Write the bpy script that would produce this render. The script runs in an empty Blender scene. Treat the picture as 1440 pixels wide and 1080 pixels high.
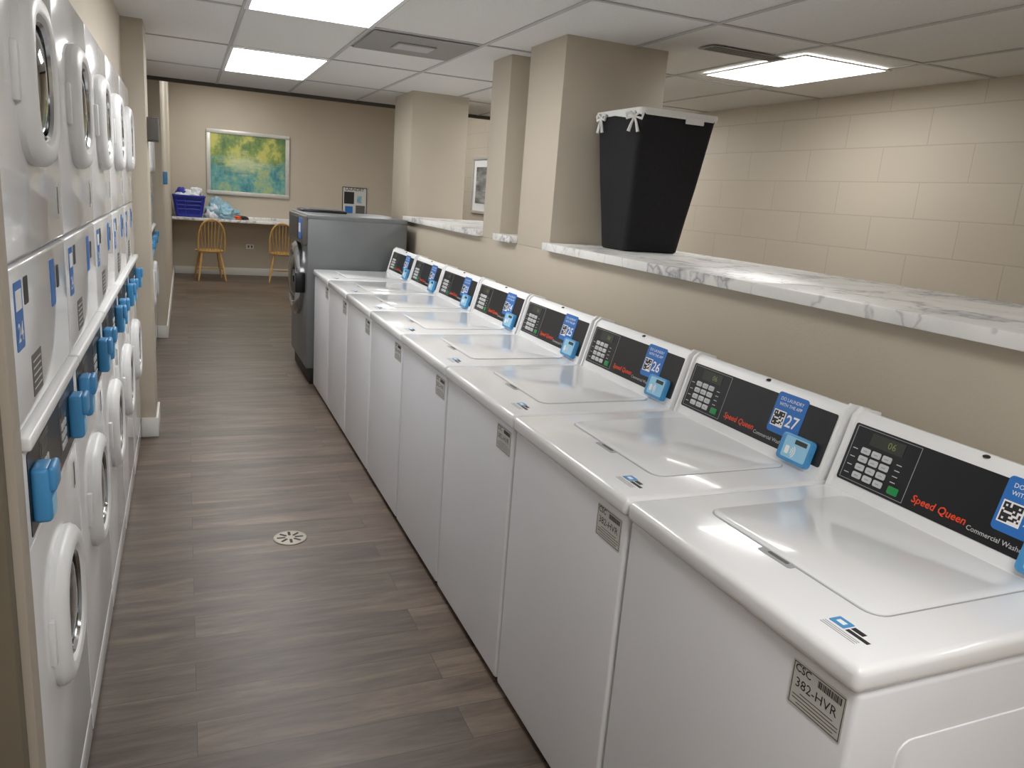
import bpy, bmesh, math, random
from mathutils import Matrix, Vector
random.seed(4)
scene = bpy.context.scene

# ------------------------------------------------------------------ camera
W, H, FPX = 1440, 1080, 1081.0
def cam_setup():
    F = Vector((259-720, 245-540, FPX)).normalized()
    D0 = Vector((372-720, 5050-540, FPX)).normalized()
    D = (D0 - F*D0.dot(F)).normalized()
    R = D.cross(F).normalized()
    right = Vector((R.x, F.x, -D.x)); down = Vector((R.y, F.y, -D.y)); fwd = Vector((R.z, F.z, -D.z))
    M = Matrix((( right.x, -down.x, -fwd.x, 0),( right.y, -down.y, -fwd.y, 0),( right.z, -down.z, -fwd.z, 1.56),(0,0,0,1)))
    cd = bpy.data.cameras.new("camera"); co = bpy.data.objects.new("camera", cd)
    scene.collection.objects.link(co); co.matrix_world = M
    cd.sensor_fit='HORIZONTAL'; cd.sensor_width=36; cd.lens = FPX/W*36; cd.clip_start=0.02
    scene.camera = co
cam_setup()
scene.view_settings.view_transform='Standard'
scene.view_settings.look='None'
scene.view_settings.gamma=1.04

# ------------------------------------------------------------------ materials
def lin(c):
    out=[]
    for v in c[:3]:
        v/=255.0
        out.append(v/12.92 if v<=0.04045 else ((v+0.055)/1.055)**2.4)
    return (*out,1)
def mat(name, col, rough=0.5, metal=0.0, coat=0.0, noise=0.0, nscale=20, bump=0.0, bscale=80, spec=0.5, emis=None, estr=0):
    m=bpy.data.materials.new(name); m.use_nodes=True
    nt=m.node_tree; b=nt.nodes["Principled BSDF"]
    c=lin(col)
    b.inputs["Base Color"].default_value=c
    b.inputs["Roughness"].default_value=rough
    b.inputs["Metallic"].default_value=metal
    b.inputs["Coat Weight"].default_value=coat
    b.inputs["Specular IOR Level"].default_value=spec
    tc=nt.nodes.new("ShaderNodeTexCoord")
    if noise>0:
        n=nt.nodes.new("ShaderNodeTexNoise"); n.inputs["Scale"].default_value=nscale; n.inputs["Detail"].default_value=4
        nt.links.new(tc.outputs["Object"], n.inputs["Vector"])
        r=nt.nodes.new("ShaderNodeValToRGB")
        r.color_ramp.elements[0].color=tuple(x*(1-noise) for x in c[:3])+(1,)
        r.color_ramp.elements[1].color=tuple(min(1,x*(1+noise)) for x in c[:3])+(1,)
        r.color_ramp.elements[0].position=0.3; r.color_ramp.elements[1].position=0.7
        nt.links.new(n.outputs["Fac"], r.inputs["Fac"]); nt.links.new(r.outputs["Color"], b.inputs["Base Color"])
    if bump>0:
        n=nt.nodes.new("ShaderNodeTexNoise"); n.inputs["Scale"].default_value=bscale; n.inputs["Detail"].default_value=3
        nt.links.new(tc.outputs["Object"], n.inputs["Vector"])
        bp=nt.nodes.new("ShaderNodeBump"); bp.inputs["Strength"].default_value=bump; bp.inputs["Distance"].default_value=0.004
        nt.links.new(n.outputs["Fac"], bp.inputs["Height"]); nt.links.new(bp.outputs["Normal"], b.inputs["Normal"])
    if emis:
        b.inputs["Emission Color"].default_value=lin(emis); b.inputs["Emission Strength"].default_value=estr
    return m

WALLC=(191,181,164)
m_wall=mat("wall_paint",WALLC,0.6,noise=0.02,nscale=3,bump=0.15,bscale=120)
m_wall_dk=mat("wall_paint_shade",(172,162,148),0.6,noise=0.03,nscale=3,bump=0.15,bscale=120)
m_dark=mat("dark_trim",(70,66,62),0.6)
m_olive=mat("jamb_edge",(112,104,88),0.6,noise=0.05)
m_base=mat("baseboard_white",(226,225,220),0.4)
m_enamel=mat("white_enamel",(238,239,241),0.15,coat=0.4,bump=0.0)
m_enamel2=mat("white_enamel_front",(230,231,236),0.28,noise=0.01,nscale=4)
m_plastic=mat("white_plastic",(234,235,236),0.35)
m_groove=mat("groove_grey",(160,162,166),0.5)
m_gap=mat("black_gap",(14,14,15),0.6)
m_black=mat("black_panel",(14,15,18),0.3)
m_btn=mat("button_grey",(196,198,200),0.4)
m_lcd=mat("lcd",(46,50,44),0.3)
m_lcdtxt=mat("lcd_digits",(130,140,70),0.4)
m_green=mat("green_button",(30,140,70),0.4)
m_red=mat("red_print",(235,72,30),0.4)
m_lgrey=mat("grey_print",(205,205,205),0.4)
m_blue=mat("blue_plastic",(70,148,206),0.35)
m_blue2=mat("blue_sticker",(38,110,190),0.4)
m_cyan=mat("light_blue_print",(150,205,235),0.4)
m_label=mat("label_silver",(206,206,202),0.45)
m_print=mat("black_print",(28,28,30),0.5)
m_white=mat("white_print",(240,240,240),0.5)
m_glass=mat("dryer_glass",(12,15,18),0.05,coat=0.6)
m_chrome=mat("chrome",(190,192,195),0.18,metal=1.0)
m_steel=mat("steel_grey",(118,122,124),0.38,metal=0.45,noise=0.04,nscale=6)
m_fabric=mat("black_fabric",(12,12,17),0.85,noise=0.4,nscale=60,bump=0.5,bscale=120)
m_liner=mat("white_liner",(228,228,226),0.8,bump=0.3,bscale=60)
m_pine=mat("pine_wood",(200,158,92),0.4,noise=0.12,nscale=18)
m_tube=mat("basket_blue",(32,44,150),0.4)
m_denim=mat("clothes_blue",(140,176,192),0.9,noise=0.25,nscale=14,bump=0.4,bscale=30)
m_clw=mat("clothes_white",(215,218,225),0.9,noise=0.1,nscale=14)
m_org=mat("clothes_orange",(210,90,40),0.9)
m_silver=mat("frame_silver",(205,204,198),0.35,metal=0.3,noise=0.05)
m_tbar=mat("ceiling_tbar",(186,186,184),0.5)
m_vent=mat("vent_grey",(150,147,143),0.6)
m_drain=mat("drain_metal",(160,153,142),0.4,metal=0.4)
m_box=mat("grey_box",(88,85,83),0.5)

m_lamp=bpy.data.materials.new("lamp_diffuser"); m_lamp.use_nodes=True
_b=m_lamp.node_tree.nodes["Principled BSDF"]; _b.inputs["Base Color"].default_value=(0.9,0.9,0.9,1)
_b.inputs["Emission Color"].default_value=(1.0,0.985,0.965,1); _b.inputs["Emission Strength"].default_value=11.0

def nodes(name):
    m=bpy.data.materials.new(name); m.use_nodes=True; nt=m.node_tree
    return m, nt, nt.nodes["Principled BSDF"], nt.nodes.new("ShaderNodeTexCoord")
def ramp(nt, stops):
    r=nt.nodes.new("ShaderNodeValToRGB"); cr=r.color_ramp
    cr.elements[0].position=stops[0][0]; cr.elements[0].color=stops[0][1]
    cr.elements[1].position=stops[-1][0]; cr.elements[1].color=stops[-1][1]
    for p,c in stops[1:-1]:
        e=cr.elements.new(p); e.color=c
    return r
def mixc(nt, a, b, fac, mode='MIX'):
    n=nt.nodes.new("ShaderNodeMix"); n.data_type='RGBA'; n.blend_type=mode
    if isinstance(fac,(int,float)): n.inputs[0].default_value=fac
    else: nt.links.new(fac, n.inputs[0])
    for v,i in ((a,6),(b,7)):
        if isinstance(v,tuple): n.inputs[i].default_value=v
        else: nt.links.new(v, n.inputs[i])
    return n.outputs[2]

# floor planks (run along X)
m_floor,nt,b,tc=nodes("vinyl_plank")
br=nt.nodes.new("ShaderNodeTexBrick"); br.offset=0.37; br.offset_frequency=2
br.inputs["Scale"].default_value=1; br.inputs["Brick Width"].default_value=1.2; br.inputs["Row Height"].default_value=0.152
br.inputs["Mortar Size"].default_value=0.001; br.inputs["Mortar Smooth"].default_value=0.3; br.inputs["Bias"].default_value=0
br.inputs["Color1"].default_value=(0.2,0.2,0.2,1); br.inputs["Color2"].default_value=(0.8,0.8,0.8,1); br.inputs["Mortar"].default_value=(0.0,0.0,0.0,1)
nt.links.new(tc.outputs["Object"], br.inputs["Vector"])
mp=nt.nodes.new("ShaderNodeMapping"); mp.inputs["Scale"].default_value=(1.3,9.5,1)
nt.links.new(tc.outputs["Object"], mp.inputs["Vector"])
addv=nt.nodes.new("ShaderNodeVectorMath"); addv.operation='ADD'
sc=nt.nodes.new("ShaderNodeVectorMath"); sc.operation='SCALE'; sc.inputs[3].default_value=9
nt.links.new(br.outputs["Color"], sc.inputs[0]); nt.links.new(mp.outputs["Vector"], addv.inputs[0]); nt.links.new(sc.outputs[0], addv.inputs[1])
n1=nt.nodes.new("ShaderNodeTexNoise"); n1.inputs["Scale"].default_value=1.5; n1.inputs["Detail"].default_value=10; n1.inputs["Roughness"].default_value=0.72; n1.inputs["Distortion"].default_value=0.4
nt.links.new(addv.outputs[0], n1.inputs["Vector"])
r=ramp(nt,[(0.28,lin((62,50,42))),(0.45,lin((90,77,67))),(0.57,lin((108,94,82))),(0.76,lin((138,123,110)))])
nt.links.new(n1.outputs["Fac"], r.inputs["Fac"])
r2=ramp(nt,[(0.2,(0.70,0.68,0.66,1)),(0.8,(1.10,1.08,1.06,1))]); nt.links.new(br.outputs["Color"], r2.inputs["Fac"])
c=mixc(nt, r.outputs["Color"], r2.outputs["Color"], 1.0, 'MULTIPLY')
c=mixc(nt, c, lin((48,39,33)), br.outputs["Fac"])
nt.links.new(c, b.inputs["Base Color"]); b.inputs["Roughness"].default_value=0.40
bp=nt.nodes.new("ShaderNodeBump"); bp.inputs["Strength"].default_value=0.12; bp.inputs["Distance"].default_value=0.002
nt.links.new(n1.outputs["Fac"], bp.inputs["Height"]); nt.links.new(bp.outputs["Normal"], b.inputs["Normal"])

# marble
m_marble,nt,b,tc=nodes("marble_laminate")
n0=nt.nodes.new("ShaderNodeTexNoise"); n0.inputs["Scale"].default_value=1.6; n0.inputs["Detail"].default_value=5; n0.inputs["Roughness"].default_value=0.6
nt.links.new(tc.outputs["Object"], n0.inputs["Vector"])
r=ramp(nt,[(0.0,lin((238,237,234))),(0.470,lin((236,235,232))),(0.491,lin((206,206,207))),(0.5,lin((156,156,160))),(0.508,lin((208,208,208))),(0.535,lin((238,237,234))),(1.0,lin((240,239,236)))])
nt.links.new(n0.outputs["Fac"], r.inputs["Fac"])
n3=nt.nodes.new("ShaderNodeTexNoise"); n3.inputs["Scale"].default_value=3.4; n3.inputs["Detail"].default_value=5
mpp=nt.nodes.new("ShaderNodeMapping"); mpp.inputs["Location"].default_value=(3.1,7.7,1.3); nt.links.new(tc.outputs["Object"], mpp.inputs["Vector"]); nt.links.new(mpp.outputs["Vector"], n3.inputs["Vector"])
r4=ramp(nt,[(0.0,(1,1,1,1)),(0.487,(1,1,1,1)),(0.5,(0.70,0.70,0.72,1)),(0.513,(1,1,1,1)),(1,(1,1,1,1))]); nt.links.new(n3.outputs["Fac"], r4.inputs["Fac"])
n2=nt.nodes.new("ShaderNodeTexNoise"); n2.inputs["Scale"].default_value=4; n2.inputs["Detail"].default_value=5
nt.links.new(tc.outputs["Object"], n2.inputs["Vector"])
r3=ramp(nt,[(0.3,(0.82,0.82,0.83,1)),(0.55,(1,1,1,1))]); nt.links.new(n2.outputs["Fac"], r3.inputs["Fac"])
cc=mixc(nt, r.outputs["Color"], r3.outputs["Color"],1.0,'MULTIPLY')
nt.links.new(mixc(nt, cc, r4.outputs["Color"],1.0,'MULTIPLY'), b.inputs["Base Color"]); b.inputs["Roughness"].default_value=0.35

# block wall (Y,Z)
m_cmu,nt,b,tc=nodes("painted_block")
sx=nt.nodes.new("ShaderNodeSeparateXYZ"); cx=nt.nodes.new("ShaderNodeCombineXYZ")
nt.links.new(tc.outputs["Object"], sx.inputs[0]); nt.links.new(sx.outputs[1], cx.inputs[0]); nt.links.new(sx.outputs[2], cx.inputs[1])
br=nt.nodes.new("ShaderNodeTexBrick"); br.inputs["Scale"].default_value=1; br.inputs["Brick Width"].default_value=0.60; br.inputs["Row Height"].default_value=0.203
br.inputs["Mortar Size"].default_value=0.005; br.inputs["Mortar Smooth"].default_value=0.7
br.inputs["Color1"].default_value=lin(WALLC); br.inputs["Color2"].default_value=lin((188,178,161)); br.inputs["Mortar"].default_value=lin((175,164,147))
nt.links.new(cx.outputs[0], br.inputs["Vector"]); nt.links.new(br.outputs["Color"], b.inputs["Base Color"])
bp=nt.nodes.new("ShaderNodeBump"); bp.invert=True; bp.inputs["Strength"].default_value=0.22; bp.inputs["Distance"].default_value=0.003
nt.links.new(br.outputs["Fac"], bp.inputs["Height"]); nt.links.new(bp.outputs["Normal"], b.inputs["Normal"]); b.inputs["Roughness"].default_value=0.55

# ceiling tile
m_ceil=mat("ceiling_tile",(230,229,226),0.85,noise=0.04,nscale=90,bump=0.4,bscale=160)

# abstract painting
m_art,nt,b,tc=nodes("abstract_painting")
sx=nt.nodes.new("ShaderNodeSeparateXYZ"); nt.links.new(tc.outputs["Generated"], sx.inputs[0])
def mth(op,a,bv):
    q=nt.nodes.new("ShaderNodeMath"); q.operation=op
    for i,x in enumerate((a,bv)):
        if isinstance(x,(int,float)): q.inputs[i].default_value=x
        else: nt.links.new(x,q.inputs[i])
    return q.outputs[0]
def nz(scale,loc,sc_=(1,1,1),det=7):
    mp=nt.nodes.new("ShaderNodeMapping"); mp.inputs["Scale"].default_value=sc_; mp.inputs["Location"].default_value=loc; nt.links.new(tc.outputs["Object"], mp.inputs["Vector"])
    n=nt.nodes.new("ShaderNodeTexNoise"); n.inputs["Scale"].default_value=scale; n.inputs["Detail"].default_value=det; n.inputs["Roughness"].default_value=0.7; nt.links.new(mp.outputs["Vector"], n.inputs["Vector"]); return n.outputs["Fac"]
na=nz(2.0,(1,0,4),(1.4,1,2.2)); nb=nz(3.0,(5,0,2),(1.5,1,1.2)); nc=nz(9,(2,0,8),(0.6,1,2.5))
top=ramp(nt,[(0.38,lin((86,122,78))),(0.5,lin((136,156,84))),(0.6,lin((196,196,104)))]); nt.links.new(nb, top.inputs["Fac"])
bot=ramp(nt,[(0.38,lin((56,124,136))),(0.5,lin((104,164,160))),(0.62,lin((172,186,124)))]); nt.links.new(nb, bot.inputs["Fac"])
gz=mth('ADD', sx.outputs[2], mth('MULTIPLY', mth('SUBTRACT', na,0.5), 1.3))
fz=ramp(nt,[(0.35,(0,0,0,1)),(0.65,(1,1,1,1))]); nt.links.new(gz, fz.inputs["Fac"])
c=mixc(nt, bot.outputs["Color"], top.outputs["Color"], fz.outputs["Color"])
dz=mth('ABSOLUTE', mth('SUBTRACT', sx.outputs[2],0.5),0); dx=mth('ABSOLUTE', mth('SUBTRACT', sx.outputs[0],0.45),0)
dd=mth('ADD', mth('ADD', mth('MULTIPLY',dz,1.6), dx), mth('MULTIPLY', mth('SUBTRACT', nc,0.5),0.9))
fm=ramp(nt,[(0.1,(0.7,0.7,0.7,1)),(0.42,(0,0,0,1))]); nt.links.new(dd, fm.inputs["Fac"])
c=mixc(nt, c, lin((206,214,176)), fm.outputs["Color"])
nt.links.new(c, b.inputs["Base Color"]); b.inputs["Roughness"].default_value=0.5
m_art2,nt,b,tc=nodes("grey_landscape_print")
mp=nt.nodes.new("ShaderNodeMapping"); mp.inputs["Scale"].default_value=(1,1.5,7); nt.links.new(tc.outputs["Object"], mp.inputs["Vector"])
n=nt.nodes.new("ShaderNodeTexNoise"); n.inputs["Scale"].default_value=1.5; n.inputs["Detail"].default_value=6; nt.links.new(mp.outputs["Vector"], n.inputs["Vector"])
r=ramp(nt,[(0.35,lin((70,72,74))),(0.55,lin((150,150,148))),(0.7,lin((205,205,202)))])
nt.links.new(n.outputs["Fac"], r.inputs["Fac"]); nt.links.new(r.outputs["Color"], b.inputs["Base Color"])

# ------------------------------------------------------------------ builder
class B:
    def __init__(s): s.bm=bmesh.new(); s.mats=[]
    def mi(s,m):
        if m not in s.mats: s.mats.append(m)
        return s.mats.index(m)
    def merge(s,t,m,M=None):
        if M is not None: bmesh.ops.transform(t,matrix=M,verts=t.verts)
        i=s.mi(m)
        for f in t.faces: f.material_index=i; f.smooth=True
        me=bpy.data.meshes.new("tmp"); t.to_mesh(me); t.free(); s.bm.from_mesh(me); bpy.data.meshes.remove(me)
    def box(s,x0,x1,y0,y1,z0,z1,m,bev=0,seg=2,M=None):
        t=bmesh.new(); bmesh.ops.create_cube(t,size=1)
        for v in t.verts: v.co=Vector(((x0+x1)/2+v.co.x*(x1-x0),(y0+y1)/2+v.co.y*(y1-y0),(z0+z1)/2+v.co.z*(z1-z0)))
        if bev>0: bmesh.ops.bevel(t,geom=t.edges[:],offset=bev,segments=seg,profile=0.5,affect='EDGES')
        s.merge(t,m,M)
    def prism(s,pts,h0,h1,m,bev=0,seg=2,M=None):
        """pts 2D in local xy, extruded along local z"""
        t=bmesh.new(); lo=[t.verts.new((p[0],p[1],h0)) for p in pts]; hi=[t.verts.new((p[0],p[1],h1)) for p in pts]
        n=len(pts); t.faces.new(lo[::-1]); top=t.faces.new(hi)
        for i in range(n): t.faces.new((lo[i],lo[(i+1)%n],hi[(i+1)%n],hi[i]))
        bmesh.ops.recalc_face_normals(t,faces=t.faces[:])
        if bev>0:
            e=[e for e in t.edges if all(abs(v.co.z-h1)<1e-7 for v in e.verts)]
            if bev>0: bmesh.ops.bevel(t,geom=e,offset=bev,segments=seg,profile=0.5,affect='EDGES')
        s.merge(t,m,M)
    def rrect(s,x0,x1,y0,y1,r,h0,h1,m,bev=0,M=None,n=5):
        pts=[]
        for cx,cy,a in ((x1-r,y1-r,0),(x0+r,y1-r,90),(x0+r,y0+r,180),(x1-r,y0+r,270)):
            for i in range(n+1):
                an=math.radians(a+90*i/n); pts.append((cx+r*math.cos(an),cy+r*math.sin(an)))
        s.prism(pts,h0,h1,m,bev,2,M)
    def lathe(s,prof,m,M=None,seg=40,ex=2.0,ay=1.0,cap=True):
        """prof: (r,h) around local z; superellipse exponent ex"""
        t=bmesh.new(); rings=[]
        for r,h in prof:
            ring=[]
            for i in range(seg):
                a=2*math.pi*i/seg; ca,sa=math.cos(a),math.sin(a)
                k=(abs(ca)**ex+abs(sa)**ex)**(-1/ex)
                ring.append(t.verts.new((r*k*ca,r*k*sa*ay,h)))
            rings.append(ring)
        for a,bb in zip(rings,rings[1:]):
            for i in range(seg): t.faces.new((a[i],a[(i+1)%seg],bb[(i+1)%seg],bb[i]))
        if cap: t.faces.new(rings[0][::-1]); t.faces.new(rings[-1])
        bmesh.ops.recalc_face_normals(t,faces=t.faces[:])
        s.merge(t,m,M)
    def tube(s,pts,rad,m,seg=8,M=None):
        t=bmesh.new(); pts=[Vector(p) for p in pts]; rings=[]
        rs=rad if isinstance(rad,(list,tuple)) else [rad]*len(pts)
        prev=None
        for i,p in enumerate(pts):
            d=((pts[i+1]-p) if i==0 else (p-pts[i-1]) if i==len(pts)-1 else (pts[i+1]-pts[i-1])).normalized()
            if prev is None:
                a=Vector((0,0,1)) if abs(d.z)<0.9 else Vector((1,0,0)); u=d.cross(a).normalized()
            else: u=(prev-d*prev.dot(d)).normalized()
            prev=u; w=d.cross(u)
            rings.append([t.verts.new(p+rs[i]*(math.cos(2*math.pi*k/seg)*u+math.sin(2*math.pi*k/seg)*w)) for k in range(seg)])
        for a,bb in zip(rings,rings[1:]):
            for i in range(seg): t.faces.new((a[i],a[(i+1)%seg],bb[(i+1)%seg],bb[i]))
        t.faces.new(rings[0][::-1]); t.faces.new(rings[-1])
        bmesh.ops.recalc_face_normals(t,faces=t.faces[:]); s.merge(t,m,M)
    def loft(s,secs,m,cap0=True,cap1=True,M=None):
        t=bmesh.new(); rings=[[t.verts.new(p) for p in sec] for sec in secs]; n=len(rings[0])
        for a,bb in zip(rings,rings[1:]):
            for i in range(n): t.faces.new((a[i],a[(i+1)%n],bb[(i+1)%n],bb[i]))
        if cap0: t.faces.new(rings[0][::-1])
        if cap1: t.faces.new(rings[-1])
        bmesh.ops.recalc_face_normals(t,faces=t.faces[:]); s.merge(t,m,M)
    def text(s,txt,u,v,width,m,M,height=None,n=0.0006,bold=False,shear=0.0):
        c=bpy.data.curves.new("t",'FONT'); c.body=txt; c.shear=shear; c.resolution_u=2
        if bold: c.offset=0.013
        o=bpy.data.objects.new("t",c); scene.collection.objects.link(o); bpy.context.view_layer.update()
        me=bpy.data.meshes.new_from_object(o.evaluated_get(bpy.context.evaluated_depsgraph_get()))
        bpy.data.objects.remove(o); bpy.data.curves.remove(c)
        if len(me.vertices)==0: return
        xs=[q.co.x for q in me.vertices]; ys=[q.co.y for q in me.vertices]
        k=width/(max(xs)-min(xs)); ky=k if height is None else height/(max(ys)-min(ys))
        t=bmesh.new(); t.from_mesh(me); bpy.data.meshes.remove(me)
        for q in t.verts: q.co=Vector((u+(q.co.x-min(xs))*k, v+(q.co.y-min(ys))*ky, n))
        s.merge(t,m,M)
    def mesh(s,name,angle=38):
        me=bpy.data.meshes.new(name); s.bm.to_mesh(me); s.bm.free()
        for m in s.mats: me.materials.append(m)
        me.set_sharp_from_angle(angle=math.radians(angle))
        return me
    def obj(s,name,loc=(0,0,0),rot=0,parent=None,angle=38):
        return place(s.mesh(name,angle),name,loc,rot,parent)
def place(me,name,loc=(0,0,0),rot=0,parent=None):
    o=bpy.data.objects.new(name,me); scene.collection.objects.link(o); o.location=loc; o.rotation_euler=(0,0,rot)
    if parent: o.parent=parent
    return o
def frame(o,u,v):
    u=Vector(u).normalized(); v=Vector(v).normalized(); n=u.cross(v)
    return Matrix(((u.x,v.x,n.x,o[0]),(u.y,v.y,n.y,o[1]),(u.z,v.z,n.z,o[2]),(0,0,0,1)))
def sbox(name,x0,x1,y0,y1,z0,z1,m,bev=0):
    b=B(); b.box(x0,x1,y0,y1,z0,z1,m,bev); return b.obj(name)
def qr(b,u,v,s,M,n=0.0012,cells=9):
    b.box(u,u+s,v,v+s,0,n,m_white,M=M)
    k=s*0.86/cells; u0=u+s*0.07; v0=v+s*0.07; rnd=random.Random(7)
    for i in range(cells):
        for j in range(cells):
            cor=(i<3 and j<3) or (i<3 and j>cells-4) or (i>cells-4 and j>cells-4)
            on = (not (i%cells in (1,cells-2) and j%cells in (1,cells-2))) if cor else rnd.random()<0.5
            if on: b.box(u0+i*k,u0+(i+1)*k,v0+j*k,v0+(j+1)*k,n,n+0.0003,m_print,M=M)

# ------------------------------------------------------------------ room shell
HC=2.355
XW=1.72; XR=3.86; YF=13.60; YD=7.7; XL=-0.19
sbox("floor",-1.1,XR+0.1,-3.1,YF+0.1,-0.1,0,m_floor)
sbox("ceiling",-1.1,XR+0.1,-3.1,YD,HC,HC+0.08,m_ceil)
sbox("ceiling_far",-1.1,XR+0.1,YD,YF+0.1,2.95,3.03,m_ceil)
sbox("trim_soffit",-0.3,XR,YD-0.04,YD,2.325,HC,m_dark)
sbox("wall_soffit",-1.1,XR,YD-0.04,YD,HC+0.08,2.95,m_wall)
sbox("wall_far",-1.1,XR+0.1,YF,YF+0.1,0,2.95,m_wall)
sbox("wall_back",-1.1,XR+0.1,-3.1,-3.0,0,HC,m_wall)
sbox("wall_right",XR,XR+0.1,-3.0,YF,0,2.95,m_cmu)
sbox("wall_left_near",-1.1,-0.95,-3.0,1.38,0,HC,m_wall)
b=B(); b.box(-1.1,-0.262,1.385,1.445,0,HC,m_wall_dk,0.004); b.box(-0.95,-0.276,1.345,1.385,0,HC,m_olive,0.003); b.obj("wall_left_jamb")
sbox("wall_left_upper",-1.1,-0.30,1.446,4.925,2.01,HC,m_wall)
sbox("wall_left_pilaster",-1.1,XL,4.93,5.27,0,HC,m_wall,0.002)
sbox("wall_left_upper_b",-1.1,-0.30,5.272,8.07,2.01,HC,m_wall)
sbox("wall_left_far",-1.1,XL,8.09,YF,0,2.95,m_wall)
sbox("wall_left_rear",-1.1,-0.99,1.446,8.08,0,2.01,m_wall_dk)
b=B(); b.box(XL,XL+0.014,4.918,5.282,0,0.12,m_base,0.003); b.box(-0.27,XL+0.014,4.914,4.928,0,0.12,m_base,0.003); b.obj("baseboard_left_pilaster")
b=B(); b.box(XL+0.001,XL+0.015,8.07,YF-0.02,0,0.12,m_base,0.003); b.box(-0.27,XL+0.015,8.072,8.087,0,0.12,m_base,0.003); b.obj("baseboard_left")
sbox("baseboard_far",-0.17,XR,YF-0.016,YF-0.001,0,0.12,m_base,0.003)
sbox("wall_half",XW,2.38,-3.0,7.0,0,1.32,m_wall)
def pier(n,y0,y1,x1): sbox(n,XW,x1,y0,y1,1.321,HC,m_wall,0.002)
pier("wall_pier",3.62,4.05,2.30); pier("wall_pier_mid",4.32,4.61,2.05); pier("wall_pier_far",6.42,7.0,2.20)
def ledge(name,y0,y1,seams):
    b=B(); ys=[y0]+seams+[y1]
    for a,c in zip(ys,ys[1:]): b.box(1.675,2.42,a+0.0008,c-0.0008,1.322,1.36,m_marble,0.003)
    b.obj(name)
ledge("trim_ledge_near",-2.98,3.618,[-0.45,1.99]); ledge("trim_ledge_mid",4.052,4.318,[]); ledge("trim_ledge_far",4.612,6.418,[])
# ceiling grid
b=B()
xs=[0.28+0.61*k for k in range(-2,6)]
ys=[2.96+1.22*k for k in range(-4,4)]
for x in xs: b.box(x-0.011,x+0.011,-3.0,YD-0.05,HC-0.005,HC-0.001,m_tbar)
for y in ys: b.box(-1.0,XR-0.005,y-0.011,y+0.011,HC-0.0055,HC-0.001,m_tbar)
b.box(0.9,1.49,4.78,4.80,HC-0.0055,HC-0.001,m_tbar)
b.obj("ceiling_grid_trim")
# lights
def light(x0,x1,y0,y1,z=HC,s=None):
    b=B(); f=0.02
    b.box(x0,x1,y0,y1,z-0.010,z-0.007,m_lamp)
    for a in ((x0-f,x0,y0-f,y1+f),(x1,x1+f,y0-f,y1+f),(x0,x1,y0-f,y0),(x0,x1,y1,y1+f)):
        b.box(*a,z-0.012,z-0.007,m_plastic)
    b.obj("ceiling_light_panel")
light(0.30,0.87,2.98,4.16); light(0.30,0.87,5.42,6.58); light(2.80,3.33,3.18,3.98)
light(0.30,0.87,-0.68,0.50); light(2.75,3.33,-0.68,0.5); light(2.75,3.33,5.6,6.6); light(-0.6,0.0,-2.4,-1.2)  # unseen panels added outside the view for ambient light
light(0.3,0.9,9.0,10.2,2.95); light(0.3,0.9,11.6,12.8,2.95); light(2.4,3.0,10.2,11.4,2.95)
# vents
def vent(name,x0,x1,y0,y1):
    b=B(); b.box(x0,x1,y0,y1,HC-0.012,HC-0.007,m_vent,0.002)
    cx,cy=(x0+x1)/2,(y0+y1)/2
    b.box(cx-0.11,cx+0.11,cy-0.09,cy+0.09,HC-0.020,HC-0.012,m_vent,0.004)
    b.box(cx-0.10,cx+0.10,cy-0.08,cy+0.08,HC-0.022,HC-0.020,m_tbar,0.001)
    b.obj(name)
vent("ceiling_vent",0.91,1.48,4.20,4.78)
b=B(); b.box(2.34,2.78,3.30,3.42,HC-0.010,HC-0.007,m_vent)
for k in range(3): b.box(2.36,2.76,3.315+k*0.034,3.331+k*0.034,HC-0.012,HC-0.010,m_box)
b.obj("ceiling_return_grille")

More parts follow.
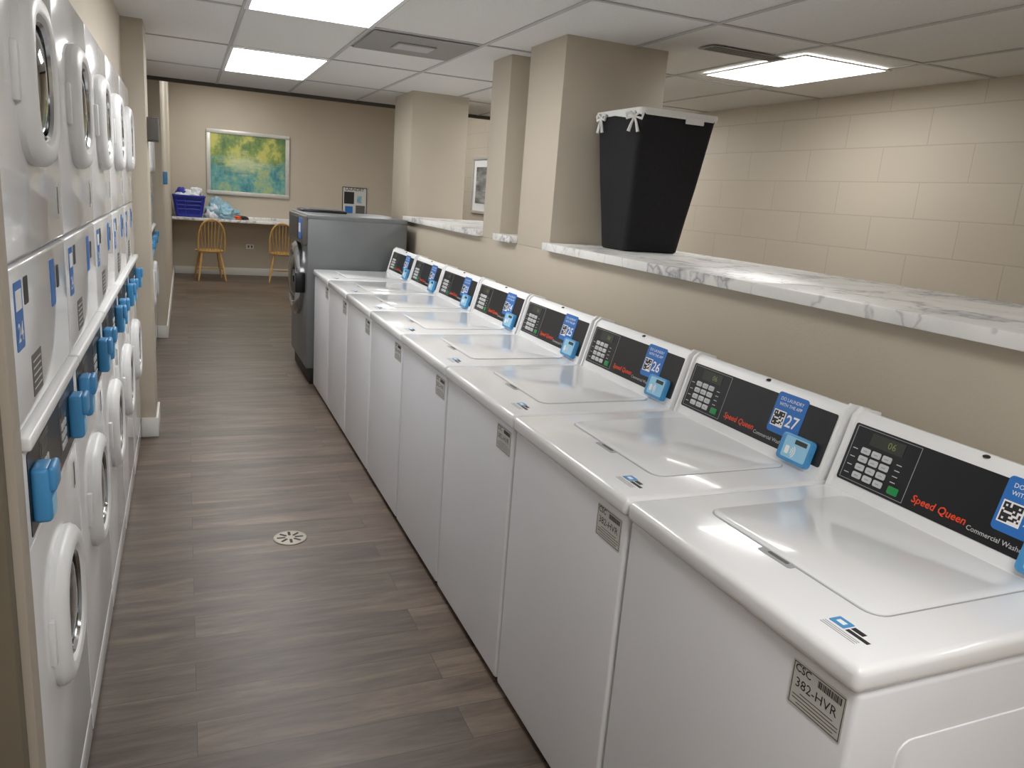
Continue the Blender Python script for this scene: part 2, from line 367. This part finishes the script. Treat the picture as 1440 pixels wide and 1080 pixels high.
# ------------------------------------------------------------------ top load washer
def washer_mesh():
    b=B()
    b.box(0.03,0.69,0.01,0.65,0.0,0.03,m_gap)
    b.box(0.012,0.69,0.004,0.656,0.025,0.884,m_enamel2,0.010,3)
    for ys_,sgn in ((0.004,-1),(0.656,1)):
        M=frame((0,ys_,0),(1,0,0),(0,0,1)) if sgn<0 else frame((0.69,ys_,0),(-1,0,0),(0,0,1))
        b.rrect(0.12,0.58,0.12,0.78,0.03,-0.001,0.003,m_enamel2,0.002,M=M)
    # top
    b.box(0.0,0.70,0.0,0.66,0.885,0.93,m_enamel,0.014,4)
    b.rrect(0.147,0.561,0.107,0.573,0.035,0.929,0.9306,m_groove)
    b.rrect(0.150,0.558,0.110,0.570,0.032,0.929,0.9335,m_enamel,0.002)
    b.rrect(0.130,0.150,0.295,0.385,0.006,0.929,0.9308,m_groove)
    b.rrect(0.139,0.1475,0.31,0.365,0.004,0.929,0.9314,m_box)
    # console
    prof=[(0.570,0.922),(0.578,0.945),(0.622,1.105),(0.640,1.120),(0.700,1.105),(0.700,0.922)]
    M=frame((0,0.652,0),(1,0,0),(0,0,1))  # z axis -> -y
    b.prism(prof,0.004,0.640,m_plastic,0,M=M)
    big=[(0.564,0.922),(0.572,0.948),(0.617,1.110),(0.638,1.127),(0.704,1.112),(0.704,0.922)]
    b.prism(big,0.0,0.010,m_plastic,0.003,M=M); b.prism(big,0.634,0.644,m_plastic,0.003,M=M)
    P=frame((0.578,0.648,0.945),(0,-1,0),(0.044,0,0.160))
    b.rrect(0.014,0.622,0.010,0.154,0.006,0.0,0.0015,m_black,0,M=P)
    for q in ((0.022,0.205,0.148,0.1492),(0.022,0.205,0.016,0.0172),(0.022,0.0232,0.016,0.149),(0.2038,0.205,0.016,0.149)):
        b.box(*q,0.0014,0.002,m_groove,M=P)
    b.rrect(0.07,0.165,0.112,0.142,0.003,0.001,0.0025,m_lcd,M=P)
    b.text("06",0.120,0.119,0.022,m_lcdtxt,P,n=0.0028)
    for r_ in range(4):
        for c_ in range(3):
            b.rrect(0.056+c_*0.031,0.081+c_*0.031,0.026+r_*0.0205,0.041+r_*0.0205,0.003,0.001,0.004,m_btn,0.0008,M=P,n=2)
            b.box(0.063+c_*0.031,0.074+c_*0.031,0.0315+r_*0.0205,0.0345+r_*0.0205,0.004,0.0043,m_groove,M=P)
    for r_ in range(4): b.box(0.030,0.044,0.031+r_*0.0205,0.033+r_*0.0205,0.0014,0.002,m_lgrey,M=P)
    for r_ in range(4): b.box(0.158,0.172,0.050+r_*0.014,0.052+r_*0.014,0.0014,0.002,m_lgrey,M=P)
    b.rrect(0.160,0.188,0.024,0.042,0.003,0.001,0.004,m_green,0.0008,M=P,n=2)
    b.text("Speed Queen",0.225,0.024,0.132,m_red,P,n=0.0020,bold=True,shear=0.15)
    b.text("Commercial Washer",0.362,0.024,0.125,m_lgrey,P,n=0.0020)
    # app sticker
    b.rrect(0.405,0.520,0.048,0.162,0.010,0.0014,0.0026,m_blue2,M=P)
    b.text("DO LAUNDRY",0.420,0.140,0.086,m_white,P,n=0.0030)
    b.text("WITH THE APP",0.420,0.125,0.086,m_white,P,n=0.0030)
    Q=P@Matrix.Translation((0,0,0.0026)); qr(b,0.412,0.066,0.046,Q)
    # card reader
    b.rrect(0.484,0.594,-0.008,0.066,0.012,0.0,0.018,m_blue,0.005,M=P)
    b.rrect(0.502,0.588,0.002,0.060,0.006,0.018,0.0190,m_cyan,M=P)
    b.box(0.538,0.580,0.044,0.056,0.019,0.0195,m_lcd,M=P)
    for rr in (0.008,0.014,0.020):
        pts=[(0.528+rr*math.cos(a),0.022+rr*math.sin(a),0.0195) for a in [math.radians(-50+20*i) for i in range(6)]]
        b.tube(pts,0.0014,m_white,5,M=P)
    b.rrect(0.512,0.526,0.012,0.034,0.004,0.019,0.0196,m_white,M=P,n=2)
    b.lathe([(0.008,0),(0.008,0.003),(0.004,0.005)],m_print,M=Matrix.Translation((0.634,0.31,1.1135)),seg=12)
    # labels on the front
    F=frame((0.0118,0.66,0),(0,-1,0),(0,0,1))
    b.rrect(0.526,0.640,0.788,0.868,0.003,0.0,0.0010,m_label,M=F,n=2)
    for q in ((0.529,0.637,0.864,0.8652),(0.529,0.637,0.7905,0.7917),(0.529,0.5302,0.7905,0.865),(0.6358,0.637,0.7905,0.865)):
        b.box(*q,0.001,0.0013,m_print,M=F)
    b.text("CSC",0.533,0.850,0.034,m_print,F,n=0.0014,bold=True)
    rnd=random.Random(3); u=0.582
    while u<0.630:
        w_=rnd.choice((0.0008,0.0015,0.0022)); b.box(u,u+w_,0.849,0.861,0.001,0.0013,m_print,M=F); u+=w_+0.0012
    b.text("382-HVR",0.538,0.824,0.088,m_print,F,n=0.0014)
    for k,(a_,c_) in enumerate(((0.55,0.62),(0.535,0.632),(0.535,0.632),(0.545,0.625))):
        b.box(a_,c_,0.8145-k*0.0062,0.8160-k*0.0062,0.001,0.0013,m_box,M=F)
    # stickers on the top
    T=frame((0,0.66,0.9302),(0,-1,0),(1,0,0))
    b.rrect(0.528,0.560,0.068,0.094,0.002,0,0.0006,m_blue,M=T,n=2)
    b.box(0.536,0.552,0.076,0.086,0.0006,0.0009,m_white,M=T)
    b.box(0.564,0.588,0.080,0.090,0,0.0006,m_print,M=T); b.box(0.564,0.608,0.068,0.076,0,0.0006,m_print,M=T)
    for k in range(3): b.box(0.528,0.60,0.060-k*0.005,0.0612-k*0.005,0,0.0005,m_groove,M=T)
    return b.mesh("washer_body")
wm=washer_mesh()
P=frame((0.578,0.648,0.945),(0,-1,0),(0.044,0,0.160))
for k in range(8):
    e=bpy.data.objects.new("top_load_washer",None); scene.collection.objects.link(e); e.location=(0.894,0.705+0.668*k,0); e.empty_display_size=0.1
    place(wm,"washer_cabinet",parent=e)
    b=B(); b.text(str(28-k),0.464,0.074,0.046,m_white,P,n=0.0032,bold=True); b.obj("sticker_number",parent=e)

# ------------------------------------------------------------------ stacked dryers
def dryer_mesh():
    b=B(); yw=0.684
    b.box(-0.68,-0.012,0.004,yw-0.004,0.0,0.045,m_enamel2)
    b.box(-0.70,-0.012,0.002,yw-0.002,0.04,1.99,m_groove,0.004)
    b.box(-0.02,0.0,0.004,yw-0.004,0.012,0.10,m_enamel,0.006,3)
    b.box(-0.02,0.0,0.004,yw-0.004,0.106,0.885,m_enamel,0.006,3)
    b.box(-0.02,0.0,0.004,yw-0.004,1.105,1.386,m_enamel,0.006,3)
    b.box(-0.02,0.0,0.004,yw-0.004,1.394,1.985,m_enamel,0.006,3)
    # control band
    b.box(-0.02,0.004,0.004,yw-0.004,0.89,1.075,m_plastic,0.006,3)
    b.box(-0.02,0.018,0.004,yw-0.004,1.075,1.100,m_plastic,0.007,3)
    F=frame((0.004,0,0),(0,1,0),(0,0,1))
    b.rrect(0.03,yw-0.03,0.905,1.062,0.006,-0.001,0.0015,m_black,M=F)
    for s0 in (0.15,0.40):
        b.rrect(s0,s0+0.10,0.93,1.05,0.004,0.001,0.0022,m_box,M=F)
        b.box(s0+0.012,s0+0.088,1.015,1.04,0.002,0.003,m_lcd,M=F)
        for r_ in range(3):
            for c_ in range(3): b.box(s0+0.015+c_*0.025,s0+0.033+c_*0.025,0.94+r_*0.023,0.955+r_*0.023,0.002,0.0045,m_btn,0.001,M=F)
    b.text("Speed Queen",0.262,0.91,0.12,m_red,F,n=0.003,bold=True)
    # pay boxes
    for yc in (0.075,0.575):
        b.box(0.004,0.036,yc-0.030,yc+0.035,0.925,1.030,m_blue,0.009,3)
        b.box(0.030,0.045,yc-0.028,yc+0.033,0.983,1.032,m_blue,0.007,3)
        b.rrect(yc-0.02,yc+0.025,0.933,0.970,0.004,0.032,0.0328,m_cyan,M=F)
    # doors
    for zc,yc in ((0.622,0.318),(1.712,0.345)):
        M=frame((0,yc,zc),(0,1,0),(0,0,1))
        b.lathe([(0.158,-0.001),(0.160,0.012),(0.155,0.022),(0.145,0.030),(0.130,0.033),(0.118,0.029),(0.111,0.018),(0.110,0.008)],m_plastic,M=M,seg=56,ex=2.9,cap=False)
        b.lathe([(0.111,0.006),(0.111,0.022),(0.105,0.026),(0.100,0.020),(0.100,0.006)],m_chrome,M=M,seg=56,ex=2.5,cap=False)
        b.lathe([(0.102,0.005),(0.095,0.016),(0.072,0.022),(0.035,0.026),(0.01,0.027)],m_glass,M=M,seg=56,ex=2.4)
        b.box(-0.001,0.012,yc-0.178,yc-0.160,zc-0.05,zc+0.05,m_plastic,0.004)
        b.box(0.0,0.026,yc+0.145,yc+0.172,zc-0.038,zc+0.038,m_plastic,0.008,3)
    # stickers
    G=frame((0,0,0),(0,1,0),(0,0,1))
    b.rrect(0.05,0.12,1.24,1.36,0.006,0,0.001,m_blue2,M=G); b.text("24",0.063,1.255,0.045,m_white,G,n=0.0013,bold=True); b.box(0.06,0.11,1.31,1.345,0.001,0.0014,m_white,M=G)
    b.rrect(0.14,0.18,1.31,1.36,0.004,0,0.001,m_print,M=G,n=2)
    b.rrect(0.17,0.27,1.13,1.21,0.003,0,0.001,m_box,M=G,n=2)
    for k in range(5): b.box(0.18,0.26,1.142+k*0.013,1.145+k*0.013,0.001,0.0013,m_lgrey,M=G)
    b.rrect(0.44,0.50,1.26,1.36,0.005,0,0.001,m_blue2,M=G); b.rrect(0.53,0.56,1.29,1.34,0.004,0,0.001,m_print,M=G)
    b.rrect(0.60,0.625,1.44,1.52,0.003,0,0.001,m_label,M=G,n=2); b.box(0.605,0.620,1.45,1.51,0.001,0.0013,m_print,M=G)
    b.rrect(0.60,0.625,0.78,0.85,0.003,0,0.001,m_label,M=G,n=2); b.box(0.605,0.620,0.785,0.845,0.001,0.0013,m_print,M=G)
    return b.mesh("stacked_dryer")
dm=dryer_mesh()
for k in range(5): place(dm,"stacked_dryer",(-0.270,1.462+0.69*k,0))
for k in range(4): place(dm,"stacked_dryer",(-0.270,5.30+0.69*k,0))

# ------------------------------------------------------------------ front loading washer (steel)
b=B(); x0=0.86; y0=6.12; y1=7.05
b.box(x0+0.03,1.63,y0+0.01,y1-0.01,0.0,0.13,m_gap,0.004)
b.box(x0,1.64,y0,y1,0.13,1.31,m_steel,0.008,3)
b.box(x0-0.004,1.642,y0-0.003,y1+0.003,1.30,1.335,m_steel,0.006,3)
b.box(x0-0.03,x0+0.01,y0+0.01,y1-0.01,1.10,1.325,m_box,0.012,3)
F=frame((x0,y1,0),(0,-1,0),(0,0,1))
b.lathe([(0.30,0.0),(0.30,0.03),(0.275,0.055),(0.235,0.06),(0.215,0.045),(0.21,0.02)],m_chrome,M=F@Matrix.Translation((0.465,0.80,0)),seg=48,cap=False)
b.lathe([(0.215,0.01),(0.19,0.05),(0.12,0.075),(0.02,0.085)],m_glass,M=F@Matrix.Translation((0.465,0.80,0)),seg=48)
b.box(0.78,0.83,0.72,0.88,0.0,0.075,m_black,0.01,M=F)
b.box(0.12,0.62,1.13,1.30,0.03,0.034,m_black,M=F)
b.rrect(0.68,0.82,1.14,1.30,0.01,0.03,0.036,m_blue2,M=F)
b.rrect(0.70,0.80,1.19,1.26,0.004,0.036,0.037,m_white,M=F)
b.box(x0+0.03,x0+0.40,y0+0.55,y0+0.88,1.335,1.355,m_black,0.006)
b.box(x0+0.05,x0+0.38,y0+0.57,y0+0.86,1.355,1.362,m_steel,0.003)
b.obj("front_load_washer")

# ------------------------------------------------------------------ hamper
def rsec(x0,x1,y0,y1,r,z,n=5):
    pts=[]
    for cx,cy,a in ((x1-r,y1-r,0),(x0+r,y1-r,90),(x0+r,y0+r,180),(x1-r,y0+r,270)):
        for i in range(n+1):
            an=math.radians(a+90*i/n); pts.append((cx+r*math.cos(an),cy+r*math.sin(an),z))
    return pts
bt=(1.93,2.235,3.23,3.47); tp=(1.885,2.30,3.13,3.55); z0,z1=1.361,2.005
def hs(f,off=0,z=None):
    q=[a+(c-a)*f for a,c in zip(bt,tp)]
    return rsec(q[0]-off,q[1]+off,q[2]-off,q[3]+off,0.028,z0+(z1-z0)*f if z is None else z)
b=B()
b.loft([hs(0,-0.006),hs(0.01),hs(0.25),hs(0.5,0.002),hs(0.75,0.001),hs(0.975),hs(0.98,0)],m_fabric,cap1=False)
b.loft([hs(0.98,-0.004),hs(0.6,-0.008),hs(0.1,-0.008)],m_fabric,cap0=False)
low=hs(0.958,0.005); low=[(p[0],p[1],p[2]+0.005*math.sin(i*1.7)) for i,p in enumerate(low)]
b.loft([low,hs(0.985,0.008),hs(1.0,0.005),hs(1.0,-0.008),hs(0.95,-0.012)],m_liner,cap0=False,cap1=False)
b.loft([[(1.876,3.17,1.955),(1.876,3.40,1.985),(1.880,3.40,1.995),(1.88,3.17,1.99)],[(1.872,3.17,1.955),(1.872,3.40,1.985),(1.873,3.40,1.995),(1.873,3.17,1.99)]],m_liner)
def bow(px,py,pz,dx,dy):
    d=Vector((dx,dy,0)).normalized(); c=Vector((px,py,pz)); up=Vector((0,0,1))
    for sgn in (-1,1):
        pts=[c, c+d*sgn*0.02+up*0.018, c+d*sgn*0.04+up*0.012, c+d*sgn*0.035-up*0.008, c]
        b.tube(pts,[0.004,0.008,0.009,0.007,0.004],m_liner,6)
        b.tube([c,c+d*sgn*0.012-up*0.03,c+d*sgn*0.022-up*0.065],[0.004,0.006,0.008],m_liner,6)
    b.lathe([(0.003,-0.007),(0.009,0),(0.003,0.007)],m_liner,M=Matrix.Translation(c),seg=10)
bow(1.868,3.47,1.972,0,1); bow(1.874,3.17,1.965,0.5,-0.5)
b.box(2.12,2.22,3.123,3.130,1.955,1.985,m_liner,0.003)
b.obj("laundry_hamper")

# ------------------------------------------------------------------ floor drain
b=B(); Mx=Matrix.Translation((0.406,3.315,0))
b.lathe([(0.074,0.0),(0.074,0.003),(0.070,0.005),(0.0658,0.005)],m_drain,M=Mx,seg=40,cap=False)
b.lathe([(0.066,0.0005),(0.066,0.0045),(0.01,0.0045)],m_drain,M=Mx,seg=40)
for k in range(8):
    a=math.pi*2*k/8
    R=Mx@Matrix.Rotation(a,4,'Z'); b.rrect(0.020,0.058,-0.006,0.006,0.005,0.0044,0.0052,m_gap,M=R,n=3)
b.obj("floor_drain")

# ------------------------------------------------------------------ far counter
b=B()
b.box(XL+0.002,3.40,12.98,YF-0.001,0.885,0.925,m_marble,0.004)
b.box(3.38,3.40,13.1,YF-0.02,0.0,0.885,m_wall)
b.box(XL+0.002,3.40,YF-0.02,YF-0.0015,0.925,0.96,m_marble,0.002)
b.obj("folding_counter")

def chair_mesh():
    b=B()
    def ring(sx,sy,z):
        pts=[]
        for i in range(28):
            a=2*math.pi*i/28; ca,sa=math.cos(a),math.sin(a); k=(abs(ca)**2.6+abs(sa)**2.6)**(-1/2.6)
            pts.append((k*ca*sx*(1+0.06*sa),k*sa*sy,z))
        return pts
    b.loft([ring(0.17,0.165,0.425),ring(0.205,0.20,0.437),ring(0.21,0.205,0.452),ring(0.19,0.185,0.46),ring(0.12,0.12,0.453)],m_pine)
    legs={}
    for sx,sy in ((-1,-1),(1,-1),(-1,1),(1,1)):
        t=Vector((sx*0.13,sy*0.13,0.43)); f=Vector((sx*0.20,sy*0.215,0.0)); legs[(sx,sy)]=(t,f)
        ks=[0,0.1,0.25,0.4,0.45,0.5,0.65,0.85,1]; rs=[0.012,0.014,0.019,0.017,0.012,0.018,0.017,0.014,0.010]
        b.tube([t.lerp(f,k) for k in ks],rs,m_pine,10)
    for sx in (-1,1):
        a=legs[(sx,-1)][0].lerp(legs[(sx,-1)][1],0.6); c=legs[(sx,1)][0].lerp(legs[(sx,1)][1],0.6)
        b.tube([a,a.lerp(c,0.5),c],[0.008,0.013,0.008],m_pine,8)
    a=(legs[(-1,-1)][0].lerp(legs[(-1,-1)][1],0.6)+legs[(-1,1)][0].lerp(legs[(-1,1)][1],0.6))/2; c=Vector((-a.x,a.y,a.z))
    b.tube([a,a.lerp(c,0.5),c],[0.008,0.013,0.008],m_pine,8)
    def hoop(t):
        a=math.pi*t; x=-0.185*math.cos(a)*(1+0.12*math.sin(a)**0.5 if math.sin(a)>0 else 1); z=0.455+0.475*math.sin(a)**0.62 if math.sin(a)>1e-4 else 0.455
        return Vector((x,-0.165-0.10*(z-0.455)/0.475,z))
    b.tube([hoop(i/32) for i in range(33)],0.0145,m_pine,10)
    for i in range(7):
        xs_=-0.125+i*0.25/6
        best=min((hoop(t/200) for t in range(1,200)),key=lambda p:abs(p.x-xs_*1.25)+(0 if p.z>0.7 else 1))
        b.tube([(xs_,-0.155,0.452),Vector((xs_,-0.155,0.452)).lerp(best,0.45),best],[0.006,0.009,0.006],m_pine,8)
    return b.mesh("windsor_chair")
cm=chair_mesh()
place(cm,"windsor_chair",(0.34,12.88,0),0.12); place(cm,"windsor_chair",(1.42,12.86,0),-0.1)

def framed(name,cx,cz,w,h,art,y=YF,fm=m_silver,fw=0.06):
    b=B(); M=frame((cx-w/2,y-0.001,cz-h/2),(1,0,0),(0,0,1))
    b.box(fw*0.5,w-fw*0.5,fw*0.5,h-fw*0.5,0,0.012,m_white,M=M)
    for q in ((0,w,0,fw),(0,w,h-fw,h),(0,fw,fw,h-fw),(w-fw,w,fw,h-fw)): b.box(*q,0,0.035,fm,0.005,M=M)
    o=b.obj(name)
    c=B(); c.box(fw,w-fw,fw,h-fw,0.012,0.016,art,M=M); c.obj("canvas",parent=o)
    return o
framed("framed_abstract_painting",0.965,1.79,1.27,1.0,m_art)
b=B(); M=frame((XR-0.001,10.85,1.33),(0,-1,0),(0,0,1)); w,h=0.85,0.78; fw=0.04
for q in ((0,w,0,fw),(0,w,h-fw,h),(0,fw,fw,h-fw),(w-fw,w,fw,h-fw)): b.box(*q,0,0.03,m_silver,0.004,M=M)
b.box(fw,w-fw,fw,h-fw,0,0.01,m_white,M=M); b.box(0.14,w-0.14,0.14,h-0.14,0.01,0.013,m_art2,M=M)
b.obj("framed_landscape_print")
b=B(); M=frame((2.48,YF-0.001,1.06),(1,0,0),(0,0,1)); w,h=0.42,0.50
b.box(0,w,0,h,0,0.012,m_print,0.002,M=M); b.box(0.012,w-0.012,0.012,h-0.012,0.012,0.014,m_label,M=M)
b.box(0.03,0.20,0.22,0.42,0.014,0.016,m_print,M=M); b.box(0.05,0.18,0.06,0.18,0.014,0.016,m_blue2,M=M)
b.box(0.23,0.39,0.05,0.20,0.014,0.016,m_box,M=M); b.box(0.25,0.33,0.24,0.36,0.014,0.016,m_denim,M=M)
b.text("LAUNDRY",0.05,0.44,0.32,m_print,M,n=0.0165,bold=True)
b.obj("wall_poster")
b=B(); M=frame((0.92,YF-0.001,0.44),(1,0,0),(0,0,1)); b.rrect(0,0.12,0,0.075,0.006,0,0.006,m_white,0.002,M=M)
for k in (0.025,0.075): b.rrect(k,k+0.025,0.018,0.057,0.006,0.006,0.008,m_box,M=M)
b.obj("wall_outlet")

# blue laundry basket with clothes
b=B(); cx,cy,zb=0.06,13.25,0.926
def bs(f,off=0): 
    w=0.18+0.05*f+off; d=0.14+0.04*f+off; return rsec(cx-w,cx+w,cy-d,cy+d,0.04,zb+0.33*f)
b.loft([bs(0),bs(0.03,0.004),bs(0.15,0)],m_tube,cap1=False)
for f in (0.30,0.48,0.66): b.loft([bs(f),bs(f+0.015,0.004),bs(f+0.07,0.004),bs(f+0.085,0),bs(f+0.04,-0.006),bs(f)],m_tube,cap0=False,cap1=False)
b.loft([bs(0.85),bs(0.86,0.006),bs(0.98,0.012),bs(1.0,0.008),bs(1.0,-0.006),bs(0.85,-0.006)],m_tube,cap0=False,cap1=False)
for k in range(36):
    p0=bs(0.1); p1=bs(0.9); n_=len(p0); i=int(k*n_/36)%n_; j=(i+1)%n_; t=(k*n_/36)%1
    a=Vector(p0[i]).lerp(Vector(p0[j]),t); c=Vector(p1[i]).lerp(Vector(p1[j]),t)
    b.tube([a,c],0.008,m_tube,5)
b.loft([bs(0.05,-0.01),bs(0.5,-0.012),bs(0.95,-0.012)],m_tube,cap1=False)
def blob(b,c,s,m,seed,amp=0.3):
    from mathutils import noise
    t=bmesh.new(); bmesh.ops.create_icosphere(t,subdivisions=4,radius=1)
    for v in t.verts:
        n=noise.fractal(v.co*1.8+Vector((seed,seed*2,0)),0.9,2.0,4); r_=noise.ridged_multi_fractal(v.co*1.3+Vector((seed*3,0,0)),0.8,2,3,1,2)
        v.co*=1+amp*n+0.08*r_; v.co=Vector((c[0]+v.co.x*s[0],c[1]+v.co.y*s[1],max(c[2]+v.co.z*s[2],b.floor)))
    b.merge(t,m)
b.floor=zb+0.2
blob(b,(cx-0.02,cy,zb+0.31),(0.16,0.12,0.09),m_clw,1); blob(b,(cx+0.09,cy+0.01,zb+0.36),(0.09,0.09,0.09),m_clw,4); blob(b,(cx-0.1,cy,zb+0.33),(0.08,0.09,0.09),m_tube,6)
b.obj("laundry_basket",angle=60)
b=B(); b.floor=0.927
blob(b,(0.48,13.26,1.02),(0.17,0.16,0.17),m_denim,2,0.5); blob(b,(0.62,13.2,0.98),(0.15,0.15,0.11),m_denim,5,0.5); blob(b,(0.40,13.15,0.98),(0.09,0.09,0.12),m_clw,7,0.5)
blob(b,(0.74,13.15,0.945),(0.07,0.08,0.04),m_org,9,0.4); blob(b,(0.82,13.22,0.945),(0.10,0.09,0.035),m_print,3,0.4)
b.obj("clothes_pile",angle=60)

b=B(); F=frame((XL,5.04,1.73),(0,1,0),(0,0,1)); b.rrect(0,0.15,0,0.13,0.01,0,0.06,m_box,0.006,M=F); b.obj("wall_speaker")
b=B(); F=frame((XL,8.4,1.45),(0,1,0),(0,0,1)); b.rrect(0,0.10,0,0.12,0.01,0,0.04,m_blue,0.004,M=F); b.rrect(0.02,0.08,0.03,0.09,0.005,0.04,0.042,m_white,M=F); b.obj("wall_phone_box")

w=bpy.data.worlds.new("world"); scene.world=w; w.use_nodes=True
w.node_tree.nodes["Background"].inputs[0].default_value=(0.8,0.8,0.8,1); w.node_tree.nodes["Background"].inputs[1].default_value=0.2
